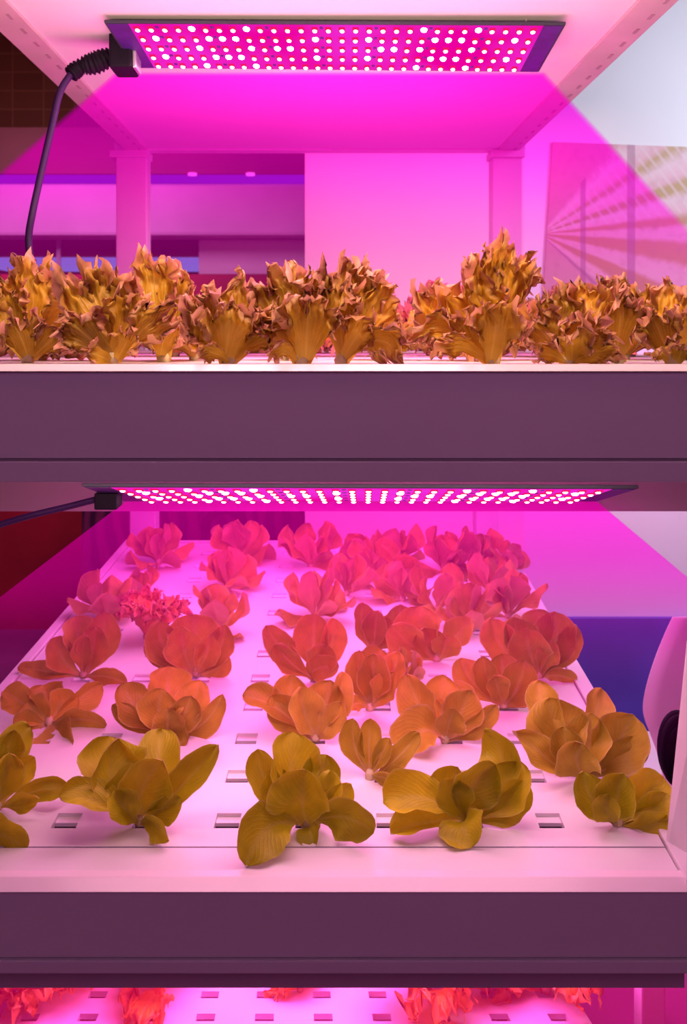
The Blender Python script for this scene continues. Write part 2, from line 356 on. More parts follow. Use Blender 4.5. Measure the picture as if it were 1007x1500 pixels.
# top shelf and rails
ZC = W(0, 218, 3.3).z
tp = MB().box(-.605, .605, .9, 3.3, ZC, ZC+.03).build('top_panel', M['ceil'], rack)
for s in (-1, 1):
    x0, x1 = (-.68, -.6055) if s < 0 else (.6055, .68)
    r_ = MB().box(x0, x1, .9, 3.36, ZC-.006, ZC+.04).build('rail', M['rail'], rack, bevel=.002)
    mb = MB()
    for k in range(26):
        y = 1.0+k*.09; xc_ = (x0+x1)/2
        MB().box(xc_+.012, xc_+.019, y, y+.03, ZC-.0075, ZC-.0062).build('slot', M['slot'], r_)
MB().box(-.72, .70, 3.3, 3.36, ZC-.004, ZC+.05).build('cross_rail', M['rack'], rack)
def post(x0, x1, z0, z1, Y0=3.3, Y1=3.38): return MB().box(x0, x1, Y0, Y1, z0, z1).build('post', M['rack'], rack, bevel=.004)
post(W(170, 0, 3.3).x, W(215, 0, 3.3).x, UZ-.16, ZC-.03)
post(W(722, 0, 3.3).x, W(766, 0, 3.3).x, UZ-.16, ZC-.03)
for x0, x1 in ((160, 216), (720, 770)):
    MB().box(W(x0, 0, 3.29).x, W(x1, 0, 3.29).x, 3.29, 3.39, ZC-.03, ZC-.005).build('post_cap', M['rack'], rack, bevel=.003)
post(W(190, 0, 3.3).x, W(228, 0, 3.3).x, 0.0, UZ-.16)
post(W(698, 0, 3.3).x, W(731, 0, 3.3).x, 0.0, UZ-.16)
post(W(940, 0, 2.0).x, W(976, 0, 2.0).x, 0.0, W(0, 1440, 2.0).z, 2.0, 2.05)
# leaning front right post of the lower tier
g = [W(974, 1246, 1.50), W(1050, 1330, 1.42), W(1070, 1330, 1.50), W(1010, 1246, 1.56)]
g2 = [W(1026, 745, 1.50), W(1083, 745, 1.42), W(1093, 745, 1.50), W(1053, 745, 1.56)]
MB().hexa(g+g2).build('front_post', M['rack'], rack, bevel=.004)
# far posts at the sides of the third tier
# ---- planting panels with real holes
def planting_panel(name, P, us, vs, hu, hv, label, thick=.012, seam=None, mat=None):
    """P(u,v,dz) surface; rectangular holes centred on us x vs"""
    ub = [0]; vb = [0]
    for u in us: ub += [u-hu, u+hu]
    for v in vs: vb += [v-hv, v+hv]
    ub.append(1); vb.append(1)
    ub = sorted(ub); vb = sorted(vb)
    mb = MB(); idx = {}
    def vid(i, j, b):
        k = (i, j, b)
        if k not in idx: idx[k] = len(mb.v); mb.v.append(tuple(P(ub[i], vb[j], -thick if b else 0)))
        return idx[k]
    hole = lambda i, j: (0 <= i < len(ub)-1 and 0 <= j < len(vb)-1) and i % 2 == 1 and j % 2 == 1 and ub[i] > 0 and ub[i+1] < 1
    for i in range(len(ub)-1):
        for j in range(len(vb)-1):
            if hole(i, j):
                for (a, b) in (((i, j), (i+1, j)), ((i+1, j), (i+1, j+1)), ((i+1, j+1), (i, j+1)), ((i, j+1), (i, j))):
                    mb.f.append((vid(*a, 0), vid(*b, 0), vid(*b, 1), vid(*a, 1)))
            else:
                mb.f.append((vid(i, j, 0), vid(i+1, j, 0), vid(i+1, j+1, 0), vid(i, j+1, 0)))
    n = len(ub)-1; m_ = len(vb)-1
    for i in range(n): mb.f.append((vid(i, 0, 1), vid(i+1, 0, 1), vid(i+1, 0, 0), vid(i, 0, 0)))
    o = mb.build(name, mat or M['panel'])
    return tag(o, label, 'planting panel')
us = [.227+.1043*k-.1043*2 for k in range(0, 9)]
us = [u for u in us if .03 < u < .97]
def vrow(py): Y = 1.4*882.0/(py-413.0); return (Y-1.4)/(3.25-1.4)
v1 = vrow(1202); pitch = vrow(1137)-v1
vs_ = [v1+pitch*k for k in range(12) if v1+pitch*k < .96]
SEAM = vrow(1241)
S0 = vrow(1287)
def Pmain(u, v, dz=0): return bedp(.010+u*.973, SEAM+.001+v*(.988-SEAM-.001), dz)
um = [(u-.010)/.973 for u in us]; vm = [(v-SEAM-.001)/(.988-SEAM-.001) for v in vs_]
pan = planting_panel('planting_panel', Pmain, um, vm, .0165, .0125, 'white perforated planting panel of the lower bed with smooth-leaved lettuces')
pan2 = slab(None, 'cover_strip', .010, .983, S0+.003, SEAM-.001, -.012, .0, M['panel'])
slab(lt, 'groove', .008, .985, .012, S0+.002, -.03, -.006, M['groove'])  # dark slab stands in for the shadow in the gap
tag(pan2, 'plain white strip along the front edge of the lower bed', 'cover strip')
# inserts under the holes (rear ledge seen inside each hole) belong to the panel
mb = MB()
for u in us:
    for v in vs_:
        if u+.02 > .983: continue
        q = [bedp(u-.0158, v-.0118), bedp(u+.0158, v-.0118), bedp(u+.0158, v+.0118), bedp(u-.0158, v+.0118)]
        b = [bedp(u-.0158, v+.002), bedp(u+.0158, v+.002), q[2], q[3]]
        MB().hexa([p+Vector((0, 0, -.012)) for p in b]+[p+Vector((0, 0, -.006)) for p in b]).build('hole_ledge', M['panel'], pan)
# upper panel
def Pu(u, v, dz=0): return Vector((-.82+1.64*u, YF+.035+v*(3.26-YF-.035), UZ-.003+dz))
up = planting_panel('planting_panel', Pu, [.06+.08*k for k in range(12)], [.09+.11*k for k in range(8)], .012, .012, 'white planting panel of the upper bed under the frilly lettuces')
def Pt(u, v, dz=0): return t3(u, v, dz)
tpn = planting_panel('planting_panel', Pt, [.05+.1*k for k in range(10)], [.08+.1*k for k in range(9)], .016, .016, 'white planting panel of the bottom bed cut off by the lower picture edge')

# ------------------------------------------------------------ grow lights
def grow_light(name, NL, NR, FR, FL, label, pid):
    """corner points: near-left, near-right, far-right, far-left of the lit face"""
    ctr = (NL+NR+FR+FL)/4
    root = empty(name, ctr); tag(root, label, 'grow light', 'LED grow lights of the rack')
    nrm = (NR-NL).cross(FL-NL).normalized()
    if nrm.z > 0: nrm = -nrm         # facing down
    def S(u, v, d=0): return NL.lerp(NR, u).lerp(FL.lerp(FR, u), v)+nrm*d
    th = .007
    MB().hexa([S(0, 0), S(1, 0), S(1, 1), S(0, 1), S(0, 0, -th), S(1, 0, -th), S(1, 1, -th), S(0, 1, -th)]).build('housing', M['lamp_shell'], root, bevel=.003)
    q = lambda u0, u1, v0, v1, d0, d1: [S(u0, v0, d0), S(u1, v0, d0), S(u1, v1, d0), S(u0, v1, d0), S(u0, v0, d1), S(u1, v0, d1), S(u1, v1, d1), S(u0, v1, d1)]
    MB().hexa(q(.052, .952, .02, .97, .0012, .0004)).build('lit_face', M['lamp_face'], root)
    MB().hexa(q(.006, .0515, .02, .98, .0012, .0004)).build('end_plate', M['lamp_end'], root)
    MB().hexa(q(.9525, .994, .02, .98, .0012, .0004)).build('end_plate', M['lamp_end'], root)
    nc = 30; rows = 5
    ex = (NR-NL).normalized(); ey = (FL-NL).normalized()
    rr = random.Random(pid)
    pat = {(4, 0), (8, 0), (21, 0), (25, 0), (1, 1), (5, 1), (6, 1), (7, 1), (13, 1), (17, 1), (22, 1), (23, 1), (24, 1), (28, 1), (4, 2), (8, 2), (10, 2), (11, 2), (18, 2), (19, 2), (21, 2), (25, 2),
           (1, 3), (5, 3), (6, 3), (7, 3), (13, 3), (17, 3), (22, 3), (23, 3), (24, 3), (28, 3), (4, 4), (8, 4), (21, 4), (25, 4)}
    allp = [(i, j) for j in range(rows) for i in range(nc)]
    rs = .0078
    def dome(c, r, h, n=10):
        vs = []; fs = []
        for k, (rad, hh) in enumerate(((1, 0), (.9, .5), (.55, .9))):
            for a in range(n):
                t = 2*math.pi*a/n; vs.append(c+ex*math.cos(t)*r*rad+ey*math.sin(t)*r*1.5*rad+nrm*h*hh)
        vs.append(c+nrm*h)
        for k in range(2):
            for a in range(n): fs.append((k*n+a, k*n+(a+1) % n, (k+1)*n+(a+1) % n, (k+1)*n+a))
        for a in range(n): fs.append((2*n+a, 2*n+(a+1) % n, 3*n))
        return vs, fs
    def led_geo(mb, mats, i, j):
        u = .066+(i/(nc-1))*.868; v = .10+j*.2
        c = S(u, v, .0013); big = (i, j) in pat
        if big:
            vs, fs = dome(c, .0068, .004); mb.add(vs, fs); mats += [2]*len(fs)
        else:
            k = len(mb.f)
            e1 = ex*.0062; e2 = ey*.0105
            bx_ = [c-e1-e2, c+e1-e2, c+e1+e2, c-e1+e2]
            mb.hexa(bx_+[p+nrm*.0022 for p in bx_]); mats += [0]*6
            vs, fs = dome(c+nrm*.0023+ey*.004, .0048, .0025); mb.add(vs, fs); mats += [1]*len(fs)
    def mk(nm, cells):
        mb = MB(); mats = []
        for (i, j) in cells: led_geo(mb, mats, i, j)
        me = bpy.data.meshes.new(nm); me.from_pydata(mb.v, [], mb.f)
        for m in ('led_red', 'led_white', 'led_blue'): me.materials.append(M[m])
        me.polygons.foreach_set('material_index', mats)
        return link(nm, me, root)
    for cdl in allp[:100]: mk('led', [cdl])
    tag(mk('led', allp[100:]), kind='stuff')
    mb = MB()
    for j in range(rows):
        for i in range(2, nc-1, 4):
            c = S(.066+((i-.5)/(nc-1))*.868, .07+j*.2, .0013); e1 = ex*.0035; e2 = ey*.0045
            b = [c-e1-e2, c+e1-e2, c+e1+e2, c-e1+e2]; MB().hexa(b+[p+nrm*.001 for p in b]).build('driver_chip', M['lamp_end'], root)
    return root, S, nrm
up_c = (W(152, 33, 1.92), W(830, 36, 1.92), W(790, 106, 2.145), W(196, 100, 2.145))
g1, S1, n1 = grow_light('grow_light', *up_c, 'wide LED grow light hanging under the top shelf above the frilly lettuces', 3)
lo_c = (W(119, 713, 1.60), W(937, 716, 1.60), W(878, 734, 1.85), W(180, 734, 1.85))
g2_, S2, n2 = grow_light('grow_light', *lo_c, 'LED grow light seen edge-on under the middle shelf above the smooth lettuces', 5)
# sockets (parts) and cords (things)
A = W(183, 84, 2.08)
MB().box(A.x-.027, A.x+.022, A.y-.04, A.y+.05, A.z-.032, A.z+.045).build('socket', M['rubber'], g1, bevel=.006)
MB().box(A.x+.0225, A.x+.030, A.y-.03, A.y+.03, A.z-.03, A.z+.036).build('socket_clip', M['steel'], g1, bevel=.002)
for k in (0, 1):   # hanging wires up to the shelf
    p = S1(.08+.84*k, .12, -.014); MB().tube([p, Vector((p.x, p.y, ZC-.0005))] if ZC > p.z else [p, p+Vector((0, 0, .004))], .0015, 6).build('hanger', M['steel'], g1)
cd1 = empty('power_cord', W(100, 110, 2.06))
pts = smoothpts([A+Vector((-.03, 0, .004)), W(140, 92, 2.07), W(118, 98, 2.07), W(103, 110, 2.06)], 14)
rad = [.016+.0035*math.sin(k*1.9)+(.007*math.sin(math.pi*min(1, k/26))) for k in range(len(pts))]
MB().tube(pts, rad, 14).build('strain_relief', M['rubber'], cd1, True)
pts = smoothpts([W(106, 105, 2.06), W(88, 135, 2.05), W(76, 185, 2.04), W(60, 255, 2.02), W(48, 310, 2.0), W(42, 350, 2.0), W(46, 395, 2.0), W(48, 470, 2.0)], 10)
MB().tube(pts, .0075, 12).build('cable', M['cord'], cd1, True)
tag(cd1, 'thick dark power cord with ribbed plug hanging from the upper grow light', 'cord')
B_ = W(158, 731, 1.70)
MB().box(B_.x-.020, B_.x+.020, B_.y-.02, B_.y+.03, B_.z-.016, B_.z+.013).build('socket', M['rubber'], g2_, bevel=.003)
cd2 = MB().tube(smoothpts([B_+Vector((-.022, 0, -.001)), W(100, 742, 1.70), W(50, 754, 1.69), W(5, 767, 1.68), W(-60, 788, 1.66)], 10), .0058, 12).build('power_cord', M['cord'], None, True)
tag(cd2, 'purple power cord leaving the lower grow light toward the left edge', 'cord')

# ------------------------------------------------------------ light haze under the lamps
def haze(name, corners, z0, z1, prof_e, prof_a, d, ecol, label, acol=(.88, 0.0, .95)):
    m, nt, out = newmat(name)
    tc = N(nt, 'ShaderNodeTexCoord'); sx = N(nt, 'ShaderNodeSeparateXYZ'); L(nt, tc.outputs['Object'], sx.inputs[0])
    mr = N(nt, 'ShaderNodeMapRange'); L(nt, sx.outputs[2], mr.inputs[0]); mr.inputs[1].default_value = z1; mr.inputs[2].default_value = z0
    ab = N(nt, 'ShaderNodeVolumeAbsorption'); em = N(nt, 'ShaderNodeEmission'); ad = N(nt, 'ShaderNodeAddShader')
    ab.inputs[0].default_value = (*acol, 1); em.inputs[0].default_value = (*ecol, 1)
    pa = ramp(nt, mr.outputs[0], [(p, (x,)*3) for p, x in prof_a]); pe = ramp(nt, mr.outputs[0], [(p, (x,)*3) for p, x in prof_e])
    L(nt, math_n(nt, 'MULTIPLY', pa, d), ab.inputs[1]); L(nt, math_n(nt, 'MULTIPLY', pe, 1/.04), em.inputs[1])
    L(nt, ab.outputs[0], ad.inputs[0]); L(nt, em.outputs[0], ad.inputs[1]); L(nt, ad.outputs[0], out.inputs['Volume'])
    o = MB().hexa(corners).build(name, m); tag(o, label, 'light beam', 'hazy light beams under the lamps', 'stuff'); return o
T = Vector((0, .04, 0))
# upper beam: narrow at the lamp, spreading sideways and forward
zb = UZ+.001
def fr(pxl, y, Y): return W(pxl, y, Y)
t0, t1 = W(168, 105, 2.15), W(799, 105, 2.15)
Ybot = 2.0
bl_, br_ = Vector((W(-500, 0, Ybot).x, Ybot, zb)), Vector((W(1230, 0, Ybot).x, Ybot, zb))
# sides must pass (0,250) and (1000,325)
def side(px, py, top, Yb, ztop, zbot):
    f = (ztop-zbot)
    # point where the side line meets bottom
    k = (py-top[1])/1.0
    return None
yb = PY0-(zb-CZ)*F/Ybot
xl_ = 168-(yb-105)*(168-0)/(250-105.0); xr_ = 799+(yb-105)*(1000-799)/(322-105.0)
bl_ = Vector((W(xl_, 0, Ybot).x, Ybot, zb)); br_ = Vector((W(xr_, 0, Ybot).x, Ybot, zb))
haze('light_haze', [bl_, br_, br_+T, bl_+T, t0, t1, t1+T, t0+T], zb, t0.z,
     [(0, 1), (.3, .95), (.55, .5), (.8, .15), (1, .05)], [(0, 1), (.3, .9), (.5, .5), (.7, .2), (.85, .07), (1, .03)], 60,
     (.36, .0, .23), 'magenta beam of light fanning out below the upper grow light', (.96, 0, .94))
t0, t1 = W(182, 736, 1.86), W(878, 731, 1.86)
t1.z = t0.z
Ybot = 1.72
zb2 = bed_px(400, 413+1.4*882/Ybot).z+.0015
yb = PY0-(zb2-CZ)*F/Ybot
xl_ = 182-(yb-736)*(182-0)/(875-736.0); xr_ = 878+(yb-733)*(1007-878)/(842-733.0)
bl_ = Vector((W(xl_, 0, Ybot).x, Ybot, zb2)); br_ = Vector((W(xr_, 0, Ybot).x, Ybot, zb2))
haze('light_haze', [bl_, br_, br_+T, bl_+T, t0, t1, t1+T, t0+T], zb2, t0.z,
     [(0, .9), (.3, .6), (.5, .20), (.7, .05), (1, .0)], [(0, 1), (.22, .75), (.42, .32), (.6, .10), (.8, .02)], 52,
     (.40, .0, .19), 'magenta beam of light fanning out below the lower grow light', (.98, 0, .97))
Y3 = 1.50
a_, b_ = W(-250, 1447, Y3), W(1250, 1447, Y3); c_, d_ = W(-250, 1760, Y3), W(1250, 1760, Y3)
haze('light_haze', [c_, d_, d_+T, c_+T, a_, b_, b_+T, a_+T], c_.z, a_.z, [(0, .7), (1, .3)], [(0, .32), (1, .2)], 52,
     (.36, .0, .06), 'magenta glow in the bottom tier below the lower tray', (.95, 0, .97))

# ------------------------------------------------------------ lettuces
def leaf_geo(D, B, C, T, s_dir, w, kind, rnd, cup=.35, flip=1):
    """one blade along the curve B-C-T; s_dir = across direction; appended to D"""
    nu, nv = (15, 8) if kind == 's' else (30, 52)
    ph = rnd.uniform(0, 6.28); tint = rnd.random(); ph2 = rnd.uniform(0, 6.28); age = rnd.uniform(.35, 1)
    k0 = len(D['v']); Ln = (T-B).length; seed = Vector((rnd.uniform(-9, 9), rnd.uniform(-9, 9), 0))
    curl = rnd.uniform(.02, .16) if kind == 's' else rnd.uniform(.0, .12)
    for i in range(nu+1):
        t = 1-(1-i/nu)**1.35 if kind == 's' else i/nu
        for j in range(nv+1):
            s = j/nv*2-1
            if kind == 's':
                te = t
                prof = (.15+.10*te) if te < .12 else None
                x = max(0, (te-.10)/.90)
                if x < .58: q_ = x/.58; bl = .13+.87*(q_*q_*(3-2*q_))**.8
                else: bl = math.sqrt(max(0, 1-((x-.58)/.42)**2.3))
                wd = w*.5*max(.13*(1-te*.3) if te < .5 else 0.02, bl)
                tt = te
            else:
                wd = w*.5*(.13+.87*(t**1.15))
                lob = 1+.10*math.sin(7*s+ph)+.05*math.sin(17*s+ph2)
                tt = t*(1-.34*s*s*t)*(1+(lob-1)*t*t*.9)
            P = B*(1-tt)**2+C*2*tt*(1-tt)+T*tt*tt
            d = (C-B)*2*(1-tt)+(T-C)*2*tt
            d = d.normalized() if d.length > 1e-6 else (T-B).normalized()
            s_ = (s_dir-d*s_dir.dot(d)).normalized(); n = s_.cross(d)*flip
            p = P+s_*s*wd
            m = max(abs(s)**1.5*min(1, t*1.6), t**2) if kind != 's' else abs(s)
            # cup towards n
            p += n*(cup*wd*s*s)
            if kind == 's':
                p += n*(-curl*Ln*t**3)*.8
                p += n*math.sin(t*11+ph+s*2.2)*wd*.2*s*s
                p += s_*(math.sin(t*13+ph2)*.06+math.sin(t*29+ph)*.03)*wd*s*s*(1 if s > 0 else -1)
                q = noise.noise(Vector((t*3, s*1.6, 0))+seed); p += n*q*Ln*.07*min(1, t*3)
                p += n*(-.10*wd*math.exp(-(s/.12)**2))*1.0
                e = 0
            else:
                edge = max(0, (m-.35)/.65)
                r1 = math.sin(s*9+ph+t*2)+.5*math.sin(t*9*(1 if s > 0 else -1)+ph2)
                r2 = math.sin(s*27+ph2+t*6)+.9*math.sin(t*34*(1 if s > 0 else -1)+s*12+ph)
                p += n*(r1*.12*w*edge**1.2+r2*.10*w*edge**1.6)
                p += s_*(math.sin(t*26+ph2+s*3)*.03*w*edge**2)+d*(math.sin(s*31+ph)*.05*w*edge**2.5+math.sin(s*44+ph2)*.045*w*edge**4)
                p += n*(-curl*Ln*t**3)
                q = noise.noise_vector(p*34+seed); p += q*.016*edge*min(1, w/.06)
                q = noise.noise_vector(p*85+seed); p += q*.012*edge**1.3*min(1, w/.06)
                e = m
            D['v'].append((p.x, p.y, p.z)); D['uv'].append((t, s*.5+.5)); D['c'].append((min(1, e), tint, age, 1))
    for i in range(nu):
        for j in range(nv):
            a = k0+i*(nv+1)+j; D['f'].append((a, a+1, a+nv+2, a+nv+1))
def newD(): return {'v': [], 'f': [], 'uv': [], 'c': []}
def D_mesh(D, name, mat, origin, subsurf=False):
    me = bpy.data.meshes.new(name); o = Vector(origin)
    me.from_pydata([tuple(Vector(v)-o) for v in D['v']], [], D['f'])
    ul = me.uv_layers.new(name='UVMap'); li = [0]*len(me.loops); me.loops.foreach_get('vertex_index', li)
    flat = []
    for i in li: flat += D['uv'][i]
    ul.data.foreach_set('uv', flat)
    ca = me.color_attributes.new('lf', 'FLOAT_COLOR', 'POINT'); flat = []
    for c in D['c']: flat += c
    ca.data.foreach_set('color', flat)
    me.polygons.foreach_set('use_smooth', [True]*len(me.polygons)); me.materials.append(mat); return me
def crown(D_parent, B, r, h, rnd):
    mb = MB(); pts = [Vector((0, 0, -.001)), Vector((0, 0, h*.4)), Vector((0, 0, h))]
    mb.tube(pts, [r, r*1.15, r*.6], 12); me = mb.mesh('stem', M['stem'], True)
    return me
def plant_from(name, B, D, mat, label, cat, group, stem_r, stem_h, rnd):
    me = D_mesh(D, name, mat, B); o = empty(name, B)
    f = bpy.data.objects.new('foliage', me); col.objects.link(f); f.parent = o
    st = bpy.data.objects.new('stem', crown(None, B, stem_r, stem_h, rnd)); col.objects.link(st); st.parent = o
    tag(o, label, cat, group); return o
CAMP = Vector((0, 0, CZ))
def spec_leaf(D, B, cx, cy, tx, ty, dyc, dyt, wpx, roll, kind, rnd, cup=.35):
    Y = B.y; C = W(cx, cy, Y+dyc); T = W(tx, ty, Y+dyt)
    # overshoot so the visible outline reaches the given tip
    ch = (T-B).normalized(); view = (CAMP-(B+T)/2).normalized()
    s = ch.cross(view)
    s.normalize(); s = Matrix.Rotation(math.radians(roll), 3, ch) @ s
    leaf_geo(D, B, C, T, s, wpx/F*(Y+dyt*.6), kind, rnd, cup, 1)
def proc_leaf(D, B, az, el, Ln, w, kind, rnd, arch=.35, cup=.35):
    h = Vector((math.cos(az), math.sin(az), 0)); up_ = Vector((0, 0, 1))
    T = B+h*Ln*math.cos(el)+up_*Ln*math.sin(el)
    e2 = min(1.5, el+arch); C = B+h*Ln*.55*math.cos(e2)+up_*Ln*.62*math.sin(e2)
    s = up_.cross(h); leaf_geo(D, B, C, T, -s, w, kind, rnd, cup, -1 if kind == 's' else 1)

